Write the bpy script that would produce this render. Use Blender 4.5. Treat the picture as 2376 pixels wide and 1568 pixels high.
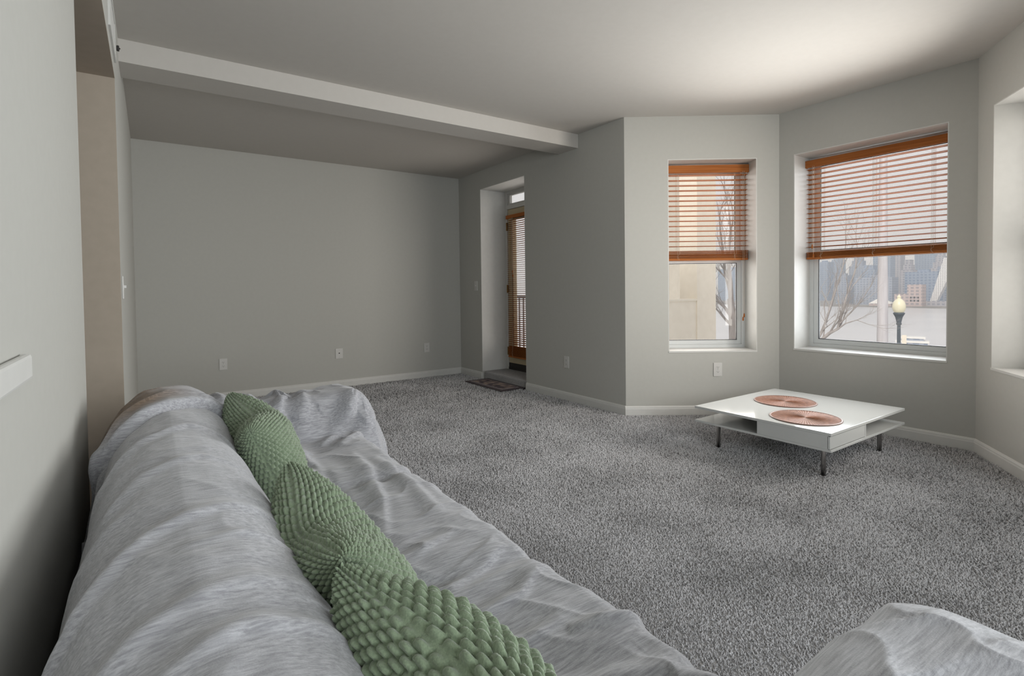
import bpy, bmesh, math, random
import numpy as np
from mathutils import Vector, Matrix

sc = bpy.context.scene
for o in list(bpy.data.objects):
    bpy.data.objects.remove(o, do_unlink=True)
COL = sc.collection
PI = math.pi

# ------------------------------------------------------------------ camera
EYE = 1.1
F_PX, PITCH, ROLL, YAW, SY = 1217.6, 0.0247, -0.0123, 0.6029, -82.7
fw = np.array([math.sin(YAW) * math.cos(PITCH), math.cos(YAW) * math.cos(PITCH), -math.sin(PITCH)])
rt = np.array([math.cos(YAW), -math.sin(YAW), 0.0])
up = np.cross(rt, fw)
cr, sr = math.cos(ROLL), math.sin(ROLL)
rt, up = cr * rt + sr * up, -sr * rt + cr * up
cam_d = bpy.data.cameras.new('camera')
cam = bpy.data.objects.new('camera', cam_d)
COL.objects.link(cam)
cam.matrix_world = Matrix(((rt[0], up[0], -fw[0], 0), (rt[1], up[1], -fw[1], 0), (rt[2], up[2], -fw[2], EYE), (0, 0, 0, 1)))
cam_d.sensor_width = 36.0
cam_d.lens = 36.0 * F_PX / 2376.0
cam_d.shift_y = SY / 2376.0
cam_d.clip_start = 0.02
cam_d.clip_end = 5000
sc.camera = cam

# ------------------------------------------------------------------ world, exposure
sc.view_settings.view_transform = 'Standard'
sc.view_settings.look = 'None'
sc.view_settings.gamma = 1.0
sc.view_settings.use_curve_mapping = False
sc.view_settings.exposure = 0.0
sc.cycles.adaptive_threshold = 0.03
sc.cycles.max_bounces = 5
sc.cycles.diffuse_bounces = 3
sc.cycles.glossy_bounces = 3
sc.cycles.transmission_bounces = 4
sc.cycles.transparent_max_bounces = 16
sc.cycles.volume_bounces = 0
sc.cycles.sample_clamp_indirect = 6.0
sc.cycles.caustics_reflective = False
sc.cycles.caustics_refractive = False

wd = bpy.data.worlds.new('hazy_sky')
sc.world = wd
wd.use_nodes = True
nt = wd.node_tree
bg = nt.nodes['Background']
tc = nt.nodes.new('ShaderNodeTexCoord')
sp = nt.nodes.new('ShaderNodeSeparateXYZ')
rp = nt.nodes.new('ShaderNodeValToRGB')
nt.links.new(tc.outputs['Generated'], sp.inputs[0])
nt.links.new(sp.outputs['Z'], rp.inputs[0])
rp.color_ramp.elements[0].position = 0.0
rp.color_ramp.elements[0].color = (0.93, 0.90, 0.885, 1)
rp.color_ramp.elements[1].position = 0.5
rp.color_ramp.elements[1].color = (0.78, 0.79, 0.83, 1)
nt.links.new(rp.outputs[0], bg.inputs['Color'])
bg.inputs['Strength'].default_value = 1.0

# ------------------------------------------------------------------ room measures (metres)
H = 2.548
XW, YB, XL = 3.343, 6.052, -0.118           # door wall, back wall, left wall
XN, YN = -0.19, 2.32                         # near left wall plane and its free end
YJ, ZO = 3.212, 2.152                        # far jamb and head of the opening in the left wall
YF, YK, ZB = 3.73, 4.003, 2.42               # ceiling beam
PB, PC, PD, PE = (3.343, 3.148), (4.400, 2.386), (4.420, 1.095), (3.363, 0.333)
YR = -2.2                                    # wall behind the camera
TH = 0.36
W1 = (0.2819 * 1.3029, 0.8573 * 1.3029, 0.542, 2.185)
W2 = (0.0941 * 1.2912, 0.8831 * 1.2912, 0.567, 2.184)
W3 = (1.3029 - W1[1], 1.3029 - W1[0], 0.567, 2.19)
W4 = (1.95, 3.45, 0.7, 2.2)                    # unseen window added in the near end wall for fill light
W5 = (.7, 1.9, .6, 2.2)                      # unseen window added right of the camera for fill light
DOOR = (YB - 5.516, YB - 4.593, 0.0, 2.325)


def frame_of(P, Q):
    a = math.atan2(Q[1] - P[1], Q[0] - P[0])
    return P, a, math.hypot(Q[0] - P[0], Q[1] - P[1])


def loc(P, a, u, d, z):
    return (P[0] + u * math.cos(a) - d * math.sin(a), P[1] + u * math.sin(a) + d * math.cos(a), z)


# ------------------------------------------------------------------ daylight entering by the windows
def daylight(name, P, Q, op, depth, power, col, rise=0.0, tilt=0.0):
    P, a, L = frame_of(P, Q)
    l = bpy.data.lights.new(name, 'AREA')
    l.shape = 'RECTANGLE'
    l.size = op[1] - op[0] - 0.06
    l.size_y = op[3] - op[2] - 0.06
    l.energy = power
    l.spread = math.radians(125)
    l.color = col
    o = bpy.data.objects.new(name, l)
    COL.objects.link(o)
    o.location = loc(P, a, (op[0] + op[1]) / 2, depth, (op[2] + op[3]) / 2 + rise)
    # shines into the room
    o.rotation_euler = (Matrix.Rotation(a, 4, 'Z') @ Matrix.Rotation(-PI / 2 + math.radians(tilt), 4, 'X')).to_euler()
    return o


KD = 1.0
REAR = ((XW + .2, YR), (-.5, YR))
WARM, COOL = (1.0, 0.945, 0.88), (0.91, 0.965, 1.0)
daylight('sky_window_1', PB, PC, W1, TH + .16, 11 * KD, WARM, .05, 0)
daylight('sky_window_2', PC, PD, W2, TH + .16, 18 * KD, COOL, .05, 0)
daylight('sky_window_3', PD, PE, W3, TH + .16, 13 * KD, WARM, .05, 0)
daylight('daylight_window_1', PB, PC, W1, -.02, 12 * KD, WARM)
daylight('daylight_window_2', PC, PD, W2, -.02, 20 * KD, COOL)
daylight('daylight_window_3', PD, PE, W3, -.02, 17 * KD, WARM)
daylight('daylight_door', (XW, YB), (XW, PB[1]), (DOOR[0] + .1, DOOR[1] - .05, 0.3, 2.3), .29, 5 * KD, WARM)
daylight('fill_light_window_4', *REAR, W4, .03, 40 * KD, COOL)  # fill lamp at the added window behind the camera
daylight('fill_light_window_5', (PE[0] - .02, PE[1]), (PE[0] - .02, YR), W5, .03, 19 * KD, COOL)  # fill lamp at the added window right of the camera, brightens the left wall
sun_d = bpy.data.lights.new('hazy_sun', 'SUN')
sun_d.energy = 2.4
sun_d.angle = math.radians(28)
sun_d.color = (1.0, 0.93, 0.84)
sun = bpy.data.objects.new('hazy_sun', sun_d)
COL.objects.link(sun)
sun.rotation_euler = Vector((0.72, 0.30, -0.62)).to_track_quat('-Z', 'Y').to_euler()

# ------------------------------------------------------------------ materials


def mat(name, base=(.8, .8, .8), rough=.6, metal=0.0, spec=.5):
    m = bpy.data.materials.new(name)
    m.use_nodes = True
    b = m.node_tree.nodes['Principled BSDF']
    b.inputs['Base Color'].default_value = (*base, 1)
    b.inputs['Roughness'].default_value = rough
    b.inputs['Metallic'].default_value = metal
    b.inputs['Specular IOR Level'].default_value = spec
    return m


def noise_mat(name, c1, c2, scale=(8, 8, 8), detail=4, rough=.6, bump=0.0, bdist=.002, lo=.35, hi=.65, nscale=1.0, metal=0.0, spec=.5, sheen=0.0, rot=(0, 0, 0)):
    m = mat(name, c1, rough, metal, spec)
    n = m.node_tree.nodes
    L = m.node_tree.links
    b = n['Principled BSDF']
    t = n.new('ShaderNodeTexCoord')
    mp = n.new('ShaderNodeMapping')
    mp.inputs['Scale'].default_value = scale
    mp.inputs['Rotation'].default_value = rot
    ns = n.new('ShaderNodeTexNoise')
    ns.inputs['Scale'].default_value = nscale
    ns.inputs['Detail'].default_value = detail
    cr_ = n.new('ShaderNodeValToRGB')
    cr_.color_ramp.elements[0].position = lo
    cr_.color_ramp.elements[0].color = (*c1, 1)
    cr_.color_ramp.elements[1].position = hi
    cr_.color_ramp.elements[1].color = (*c2, 1)
    L.new(t.outputs['Object'], mp.inputs[0])
    L.new(mp.outputs[0], ns.inputs['Vector'])
    L.new(ns.outputs['Fac'], cr_.inputs[0])
    L.new(cr_.outputs[0], b.inputs['Base Color'])
    if bump:
        bp = n.new('ShaderNodeBump')
        bp.inputs['Strength'].default_value = bump
        bp.inputs['Distance'].default_value = bdist
        L.new(ns.outputs['Fac'], bp.inputs['Height'])
        L.new(bp.outputs[0], b.inputs['Normal'])
    if sheen:
        b.inputs['Sheen Weight'].default_value = sheen
        b.inputs['Sheen Roughness'].default_value = .5
    return m


M = {}
M['wall'] = noise_mat('wall_paint', (.485, .48, .447), (.495, .49, .457), (30, 30, 30), 5, .75, .06, .001, spec=.3)
M['wall_n'] = M['wall']
M['ceil'] = noise_mat('ceiling_paint', (.545, .52, .485), (.555, .53, .495), (25, 25, 25), 4, .85, .05, .001, spec=.2)
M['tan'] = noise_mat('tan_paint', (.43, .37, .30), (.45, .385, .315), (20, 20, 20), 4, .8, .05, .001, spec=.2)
M['trim'] = noise_mat('white_trim_paint', (.64, .635, .61), (.66, .655, .63), (20, 20, 20), 2, .45, spec=.4)
M['reveal'] = M['trim']
M['white'] = mat('white_lacquer', (.47, .48, .47), .09, spec=.55)
M['vinyl'] = mat('white_vinyl_frame', (.72, .74, .74), .35)
M['gasket'] = mat('black_gasket', (.03, .03, .035), .5)
M['plate'] = mat('outlet_plastic', (.62, .61, .585), .35)
M['dark'] = mat('dark_slot', (.03, .028, .026), .6)
M['steel'] = mat('brushed_steel', (.52, .51, .50), .28, 1.0)
M['brass'] = noise_mat('aged_brass', (.22, .14, .06), (.32, .21, .10), (60, 60, 60), 3, .4, metal=1.0)
M['wood'] = noise_mat('stained_wood', (.33, .105, .027), (.48, .17, .05), (3, 90, 90), 5, .7, .05, .0005, lo=.3, hi=.7, spec=.12)
M['wood_door'] = noise_mat('stained_wood_fine', (.36, .12, .035), (.50, .18, .055), (90, 4, 90), 5, .42, .05, .0005, lo=.3, hi=.7)
M['cord'] = mat('blind_cord', (.62, .50, .38), .8)
M['cream'] = noise_mat('cream_door_paint', (.56, .47, .30), (.60, .50, .33), (12, 12, 12), 3, .5)
M['rubber'] = mat('dark_rubber', (.03, .025, .022), .7)
M['stucco'] = noise_mat('cream_stucco', (.86, .79, .68), (.90, .83, .72), (14, 14, 14), 6, .9, .25, .004, spec=.2)
M['stucco_shade'] = noise_mat('shaded_cream_stucco', (.74, .68, .58), (.78, .72, .62), (14, 14, 14), 6, .9, .25, .004, spec=.2)  # cream stucco darkened, shade of the recess put into the colour


def glass_mat():
    m = bpy.data.materials.new('window_glass')
    m.use_nodes = True
    n = m.node_tree.nodes
    L = m.node_tree.links
    n.clear()
    out = n.new('ShaderNodeOutputMaterial')
    mix = n.new('ShaderNodeMixShader')
    fr = n.new('ShaderNodeFresnel')
    ge = n.new('ShaderNodeNewGeometry')          # same reflectance on the way in and out of the pane
    mr = n.new('ShaderNodeMapRange')
    mr.inputs['To Min'].default_value = 1.45
    mr.inputs['To Max'].default_value = 1 / 1.45
    L.new(ge.outputs['Backfacing'], mr.inputs['Value'])
    L.new(mr.outputs[0], fr.inputs['IOR'])
    tr = n.new('ShaderNodeBsdfTransparent')
    tr.inputs['Color'].default_value = (.99, .995, .995, 1)
    gl = n.new('ShaderNodeBsdfGlossy')
    gl.inputs['Roughness'].default_value = 0.02
    L.new(fr.outputs[0], mix.inputs[0])
    L.new(tr.outputs[0], mix.inputs[1])
    L.new(gl.outputs[0], mix.inputs[2])
    L.new(mix.outputs[0], out.inputs['Surface'])
    return m


M['glass'] = glass_mat()


def carpet_mat(name, c1, c2, c3):
    m = mat(name, c1, .95, spec=.1)
    n = m.node_tree.nodes
    L = m.node_tree.links
    b = n['Principled BSDF']
    t = n.new('ShaderNodeTexCoord')
    v = n.new('ShaderNodeTexNoise')
    v.inputs['Scale'].default_value = 170
    v.inputs['Detail'].default_value = 3
    v.inputs['Roughness'].default_value = .7
    big = n.new('ShaderNodeTexNoise')  # broad mottling: shading of leaning pile put into the colour
    big.inputs['Scale'].default_value = 2.6
    big.inputs['Detail'].default_value = 5
    big.inputs['Distortion'].default_value = .6
    r1 = n.new('ShaderNodeValToRGB')
    r1.color_ramp.elements[0].position = .32
    r1.color_ramp.elements[0].color = (*c1, 1)
    r1.color_ramp.elements[1].position = .68
    r1.color_ramp.elements[1].color = (*c2, 1)
    mx = n.new('ShaderNodeMix')
    mx.data_type = 'RGBA'
    mx.blend_type = 'MULTIPLY'
    r2 = n.new('ShaderNodeValToRGB')
    r2.color_ramp.elements[0].position = .36
    r2.color_ramp.elements[0].color = (*c3, 1)
    r2.color_ramp.elements[1].position = .62
    r2.color_ramp.elements[1].color = (1, 1, 1, 1)
    mx.inputs['Factor'].default_value = 1.0
    L.new(t.outputs['Object'], v.inputs['Vector'])
    L.new(t.outputs['Object'], big.inputs['Vector'])
    L.new(v.outputs['Fac'], r1.inputs[0])
    L.new(big.outputs['Fac'], r2.inputs[0])
    L.new(r1.outputs[0], mx.inputs['A'])
    L.new(r2.outputs[0], mx.inputs['B'])
    L.new(mx.outputs['Result'], b.inputs['Base Color'])
    bp = n.new('ShaderNodeBump')
    bp.inputs['Strength'].default_value = 1.0
    bp.inputs['Distance'].default_value = .008
    L.new(v.outputs['Fac'], bp.inputs['Height'])
    L.new(bp.outputs[0], b.inputs['Normal'])
    b.inputs['Sheen Weight'].default_value = .25
    return m


M['carpet'] = carpet_mat('grey_carpet', (.24, .235, .235), (.56, .55, .55), (.84, .83, .83))

# ------------------------------------------------------------------ mesh helpers


class MB:
    def __init__(s):
        s.v, s.f, s.sm = [], [], []

    def add(s, vs, fs, smooth=False):
        k = len(s.v)
        s.v.extend([tuple(p) for p in vs])
        s.f.extend([tuple(i + k for i in q) for q in fs])
        s.sm.extend([smooth] * len(fs))
        return s

    def box(s, x0, x1, y0, y1, z0, z1):
        vs = [(x, y, z) for z in (z0, z1) for y in (y0, y1) for x in (x0, x1)]
        return s.add(vs, [(0, 2, 3, 1), (4, 5, 7, 6), (0, 1, 5, 4), (2, 6, 7, 3), (0, 4, 6, 2), (1, 3, 7, 5)])

    def bbox(s, x0, x1, y0, y1, z0, z1, b=.003):
        """box with bevelled vertical and horizontal edges"""
        bm = bmesh.new()
        vs = [bm.verts.new(p) for p in [(x, y, z) for z in (z0, z1) for y in (y0, y1) for x in (x0, x1)]]
        for q in [(0, 2, 3, 1), (4, 5, 7, 6), (0, 1, 5, 4), (2, 6, 7, 3), (0, 4, 6, 2), (1, 3, 7, 5)]:
            bm.faces.new([vs[i] for i in q])
        bmesh.ops.bevel(bm, geom=list(bm.edges), offset=b, segments=2, profile=.5, affect='EDGES')
        bm.verts.index_update()
        s.add([v.co[:] for v in bm.verts], [[v.index for v in f.verts] for f in bm.faces])
        bm.free()
        return s

    def tube(s, pts, rad, n=8, cap=True):
        pts = [Vector(p) for p in pts]
        rads = rad if isinstance(rad, (list, tuple)) else [rad] * len(pts)
        rings = []
        ref = Vector((0, 0, 1))
        for i, p in enumerate(pts):
            d = (pts[min(i + 1, len(pts) - 1)] - pts[max(i - 1, 0)])
            d = d.normalized() if d.length > 1e-9 else Vector((0, 0, 1))
            a = d.cross(ref if abs(d.dot(ref)) < .95 else Vector((1, 0, 0))).normalized()
            b = d.cross(a)
            rings.append([p + (a * math.cos(2 * PI * k / n) + b * math.sin(2 * PI * k / n)) * rads[i] for k in range(n)])
        vs = [q for r in rings for q in r]
        fs = [(i * n + k, i * n + (k + 1) % n, (i + 1) * n + (k + 1) % n, (i + 1) * n + k) for i in range(len(pts) - 1) for k in range(n)]
        s.add(vs, fs, True)
        if cap:
            s.add(rings[0], [tuple(range(n))[::-1]])
            s.add(rings[-1], [tuple(range(n))])
        return s

    def lathe(s, prof, n=24, c=(0, 0, 0), axis='z'):
        def P(r, h, k):
            a = 2 * PI * k / n
            q = (r * math.cos(a), r * math.sin(a), h)
            if axis == 'y':
                q = (q[0], q[2], q[1])
            if axis == 'x':
                q = (q[2], q[0], q[1])
            return (q[0] + c[0], q[1] + c[1], q[2] + c[2])
        vs = [P(r, h, k) for r, h in prof for k in range(n)]
        fs = [(i * n + k, i * n + (k + 1) % n, (i + 1) * n + (k + 1) % n, (i + 1) * n + k) for i in range(len(prof) - 1) for k in range(n)]
        return s.add(vs, fs, True)

    def prism(s, poly, z0, z1):
        n = len(poly)
        vs = [(p[0], p[1], z0) for p in poly] + [(p[0], p[1], z1) for p in poly]
        fs = [tuple(range(n))[::-1], tuple(range(n, 2 * n))] + [(i, (i + 1) % n, (i + 1) % n + n, i + n) for i in range(n)]
        return s.add(vs, fs)

    def extrude(s, prof, x0, x1):
        """profile in (y, z), extruded along x"""
        n = len(prof)
        vs = [(x0, p[0], p[1]) for p in prof] + [(x1, p[0], p[1]) for p in prof]
        fs = [tuple(range(n)), tuple(range(n, 2 * n))[::-1]] + [(i, i + n, (i + 1) % n + n, (i + 1) % n) for i in range(n)]
        return s.add(vs, fs)

    def mesh(s, name):
        me = bpy.data.meshes.new(name)
        me.from_pydata(s.v, [], s.f)
        me.polygons.foreach_set('use_smooth', s.sm)
        bm = bmesh.new()
        bm.from_mesh(me)
        bmesh.ops.recalc_face_normals(bm, faces=bm.faces)
        bm.to_mesh(me)
        bm.free()
        me.update()
        return me

    def build(s, name, material, parent=None, loc=(0, 0, 0), rotz=0.0):
        return link(name, s.mesh(name), material, parent, loc, rotz)


def link(name, me, material, parent=None, loc=(0, 0, 0), rotz=0.0):
    if material is not None and not me.materials:
        me.materials.append(material)
    o = bpy.data.objects.new(name, me)
    COL.objects.link(o)
    o.parent = parent
    o.location = loc
    o.rotation_euler = (0, 0, rotz)
    return o


def tag(o, label=None, cat=None, group=None, kind=None):
    if label:
        o['label'] = label
    if cat:
        o['category'] = cat
    if group:
        o['group'] = group
    if kind:
        o['kind'] = kind
    return o


def thing(name, label, cat, loc=(0, 0, 0), rotz=0.0, group=None, kind=None):
    o = bpy.data.objects.new(name, None)
    COL.objects.link(o)
    o.empty_display_size = .1
    o.location = loc
    o.rotation_euler = (0, 0, rotz)
    return tag(o, label, cat, group, kind)


def np_mesh(name, verts, faces, smooth=True):
    me = bpy.data.meshes.new(name)
    verts = np.asarray(verts, dtype=np.float32)
    faces = np.asarray(faces, dtype=np.int32)
    me.vertices.add(len(verts))
    me.vertices.foreach_set('co', verts.ravel())
    k = faces.shape[1]
    me.loops.add(faces.size)
    me.loops.foreach_set('vertex_index', faces.ravel())
    me.polygons.add(len(faces))
    me.polygons.foreach_set('loop_start', np.arange(0, faces.size, k, dtype=np.int32))
    me.polygons.foreach_set('loop_total', np.full(len(faces), k, dtype=np.int32))
    me.polygons.foreach_set('use_smooth', np.full(len(faces), smooth))
    me.update(calc_edges=True)
    me.validate()
    return me


def grid_faces(nu, nv, off=0):
    i = np.arange(nu - 1)[:, None] * nv + np.arange(nv - 1)[None, :]
    i = i.ravel() + off
    return np.stack([i, i + nv, i + nv + 1, i + 1], 1)


# smooth value noise in numpy (for cloth, pillows)
def vnoise(x, y, seed=0):
    xi = np.floor(x).astype(np.int64)
    yi = np.floor(y).astype(np.int64)
    xf, yf = x - xi, y - yi
    xf = xf * xf * (3 - 2 * xf)
    yf = yf * yf * (3 - 2 * yf)

    def h(a, b):
        n = (a * 374761393 + b * 668265263 + seed * 1442695041) & 0xFFFFFFFF
        n = ((n ^ (n >> 13)) * 1274126177) & 0xFFFFFFFF
        n = n ^ (n >> 16)
        return (n & 0xFFFF) / 65535.0
    a = h(xi, yi) * (1 - xf) + h(xi + 1, yi) * xf
    b = h(xi, yi + 1) * (1 - xf) + h(xi + 1, yi + 1) * xf
    return a * (1 - yf) + b * yf


# ------------------------------------------------------------------ room shell
def wall(name, P, Q, ops, mt, label, z0=0.0, z1=H, th=TH, e0=0.0, e1=0.0):
    P, a, L = frame_of(P, Q)
    us = sorted({-e0, L + e1} | {o[0] for o in ops} | {o[1] for o in ops})
    mb = MB()
    for u0, u1 in zip(us[:-1], us[1:]):
        cut = [o for o in ops if o[0] < u1 - 1e-6 and o[1] > u0 + 1e-6]
        if not cut:
            mb.box(u0, u1, 0, th, z0, z1)
        else:
            o = cut[0]
            if o[2] > z0 + 1e-6:
                mb.box(u0, u1, 0, th, z0, o[2])
            if o[3] < z1 - 1e-6:
                mb.box(u0, u1, 0, th, o[3], z1)
    ob = mb.build(name, mt, None, (P[0], P[1], 0), a)
    return tag(ob, label, 'wall', kind='structure')


OUT = [(-2.0, YR - .3), (-2.0, YB + .3), (XW + .3, YB + .3), (XW + .37, PB[1] + .25), (PC[0] + .37, PC[1] + .3),
       (PD[0] + .37, PD[1] - .3), (PE[0] + .35, PE[1] - .25), (XW + .3, YR - .3)]
fl = MB().prism(OUT, -.12, 0).build('floor', M['carpet'])
tag(fl, 'grey short pile carpet covering the whole room', 'carpet', kind='structure')
ce = MB().prism(OUT, H, H + .15).build('ceiling', M['ceil'])
tag(ce, 'plain white plastered ceiling', 'ceiling', kind='structure')

wall('wall_back', (XL, YB), (XW, YB), [], M['wall'], 'long pale grey wall behind the far end of the sofa', e0=.3, e1=.3, th=.2)
wall('wall_door', (XW, YB), PB, [DOOR], M['wall'], 'pale grey wall with the balcony door recess', th=.42)
wall('wall_bay_left', PB, PC, [W1], M['wall'], 'angled bay wall with the narrow window', e1=.12)
wall('wall_bay_center', PC, PD, [W2], M['wall'], 'middle bay wall with the wide window', e0=.12, e1=.12)
wall('wall_bay_right', PD, PE, [W3], M['wall'], 'angled bay wall at the right edge of the picture', e0=.12)
wall('wall_right', (PE[0] - .02, PE[1]), (PE[0] - .02, YR), [W5], M['wall'], 'pale grey wall right of the bay', e1=.2, th=.3)
wall('wall_rear', (XW + .2, YR), (-.5, YR), [W4], M['wall'], 'pale grey wall at the near end of the room', th=.2)
wall('wall_left', (XL, YJ), (XL, YB), [], M['wall'], 'short pale wall strip beyond the hallway opening', th=.2)
wall('wall_left_near', (XN, YR), (XN, YN), [(-1, .001, 0, 0)], M['wall'], 'pale wall beside the back of the sofa', th=.12)
hd = MB().box(-.318, XL, YN, YJ, ZO, H).build('wall_header', M['wall'])
tag(hd, 'pale wall header above the hallway opening', 'wall', kind='structure')
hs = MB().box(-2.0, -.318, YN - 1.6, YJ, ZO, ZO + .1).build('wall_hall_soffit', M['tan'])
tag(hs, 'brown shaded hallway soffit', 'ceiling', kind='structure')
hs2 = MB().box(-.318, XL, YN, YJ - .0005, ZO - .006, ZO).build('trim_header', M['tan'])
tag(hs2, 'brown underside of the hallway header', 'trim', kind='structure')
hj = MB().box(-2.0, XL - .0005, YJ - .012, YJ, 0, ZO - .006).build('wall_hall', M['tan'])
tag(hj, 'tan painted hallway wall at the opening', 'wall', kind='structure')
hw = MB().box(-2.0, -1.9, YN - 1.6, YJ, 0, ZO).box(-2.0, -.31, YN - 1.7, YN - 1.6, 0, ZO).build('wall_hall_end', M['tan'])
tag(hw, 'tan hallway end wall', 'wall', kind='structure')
bmn = MB().box(XL - .01, XW, YF, YK, ZB, H).build('trim_beam', M['ceil'])
tag(bmn, 'white boxed beam crossing the ceiling', 'beam', kind='structure')


def baseboard(name, P, Q, ops, label):
    P, a, L = frame_of(P, Q)
    prof = [(-.0135, 0), (-.0135, .062), (-.011, .069), (-.0105, .076), (-.005, .086), (0, .088), (0, 0)]
    segs = []
    u = 0
    for o in ops:
        segs.append((u, o[0]))
        u = o[1]
    segs.append((u, L))
    mb = MB()
    for s0, s1 in segs:
        mb.extrude(prof, s0, s1)
    ob = mb.build(name, M['trim'], None, (P[0], P[1], 0), a)
    return tag(ob, label, 'baseboard', kind='structure')


baseboard('baseboard_back', (XL, YB), (XW, YB), [], 'white baseboard along the back wall')
baseboard('baseboard_door', (XW, YB), (PB[0], PB[1] - .011), [DOOR], 'white baseboard either side of the balcony door')
baseboard('baseboard_bay_left', (PB[0] - .011, PB[1] + .0), PC, [], 'white baseboard under the narrow window')
baseboard('baseboard_bay_center', PC, PD, [], 'white baseboard under the wide window')
baseboard('baseboard_bay_right', PD, PE, [], 'white baseboard at the right edge')
baseboard('baseboard_left', (XL, YJ), (XL, YB), [], 'white baseboard on the left wall strip')


# ------------------------------------------------------------------ windows
def window(name, P, Q, op, depth, label, TH=TH):
    P, a, L = frame_of(P, Q)
    u0, u1, z0, z1 = op
    t = thing(name, label, 'window', (P[0], P[1], 0), a, kind='structure')
    # painted reveal lining: jambs, head and sill board
    lt = .006
    MB().box(u0 - .0, u1, -.004, depth, z0, z0 + .014).build('sill', M['trim'], t)
    MB().box(u0, u1, .0, depth, z1 - lt, z1).build('head_lining', M['trim'], t)
    MB().box(u0, u0 + lt, .0, depth, z0 + .014, z1 - lt).build('jamb_lining', M['trim'], t)
    MB().box(u1 - lt, u1, .0, depth, z0 + .014, z1 - lt).build('jamb_lining', M['trim'], t)
    a0, a1, b0, b1 = u0 + lt, u1 - lt, z0 + .014, z1 - lt
    d0, d1 = depth - .002, TH - .001
    fw_ = .028

    def ring(x0, x1, c0, c1, e0, e1, w):
        m = MB()
        m.box(x0, x1, e0, e1, c0, c0 + w)
        m.box(x0, x1, e0, e1, c1 - w, c1)
        m.box(x0, x0 + w, e0, e1, c0 + w, c1 - w)
        m.box(x1 - w, x1, e0, e1, c0 + w, c1 - w)
        return m
    ring(a0, a1, b0, b1, d0, d1, fw_).build('frame', M['vinyl'], t)
    zm = (b0 + b1) / 2 - .018
    lo = ring(a0 + fw_ + .001, a1 - fw_ - .001, b0 + fw_ + .001, zm, d0 + .012, d0 + .04, .036).build('sash', M['vinyl'], t)
    x0, x1, c0, c1 = a0 + fw_ + .037, a1 - fw_ - .037, b0 + fw_ + .037, zm - .036
    ring(x0, x1, c0, c1, d0 + .018, d0 + .034, .005).build('gasket', M['gasket'], lo)
    MB().box(x0 + .004, x1 - .004, d0 + .025, d0 + .029, c0 + .004, c1 - .004).build('pane', M['glass'], lo)
    hi = ring(a0 + fw_ + .001, a1 - fw_ - .001, zm - .0, b1 - fw_ - .001, d0 + .044, d0 + .07, .036).build('sash', M['vinyl'], t)
    c0, c1 = zm + .036, b1 - fw_ - .037
    ring(x0, x1, c0, c1, d0 + .05, d0 + .064, .005).build('gasket', M['gasket'], hi)
    MB().box(x0 + .004, x1 - .004, d0 + .055, d0 + .059, c0 + .004, c1 - .004).build('pane', M['glass'], hi)
    return t


window('window_1', PB, PC, W1, .235, 'narrow white sash window in the angled bay wall')
window('window_2', PC, PD, W2, .26, 'wide white sash window looking over the river')
window('window_3', PD, PE, W3, .235, 'window recess cut by the right edge of the picture')
window('fill_window_5', (PE[0] - .02, PE[1]), (PE[0] - .02, YR), W5, .18, 'unseen white sash window added right of the bay for fill light', TH=.3)
window('fill_window_4', (XW + .2, YR), (-.5, YR), W4, .09, 'unseen wide white sash window added in the near end wall for fill light', TH=.2)


# ------------------------------------------------------------------ wooden venetian blinds
def slat_mesh(u0, u1, w=.05, t=.0028):
    """slightly crowned thin slat lying flat, centred on y = 0"""
    top, bot = [], []
    for k in range(5):
        y = -w / 2 + w * k / 4
        z = .0022 * (1 - (2 * y / w) ** 2)
        top.append((y, z + t / 2))
        bot.append((y, z - t / 2))
    return MB().extrude(top + bot[::-1], u0, u1).mesh('slat')


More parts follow.
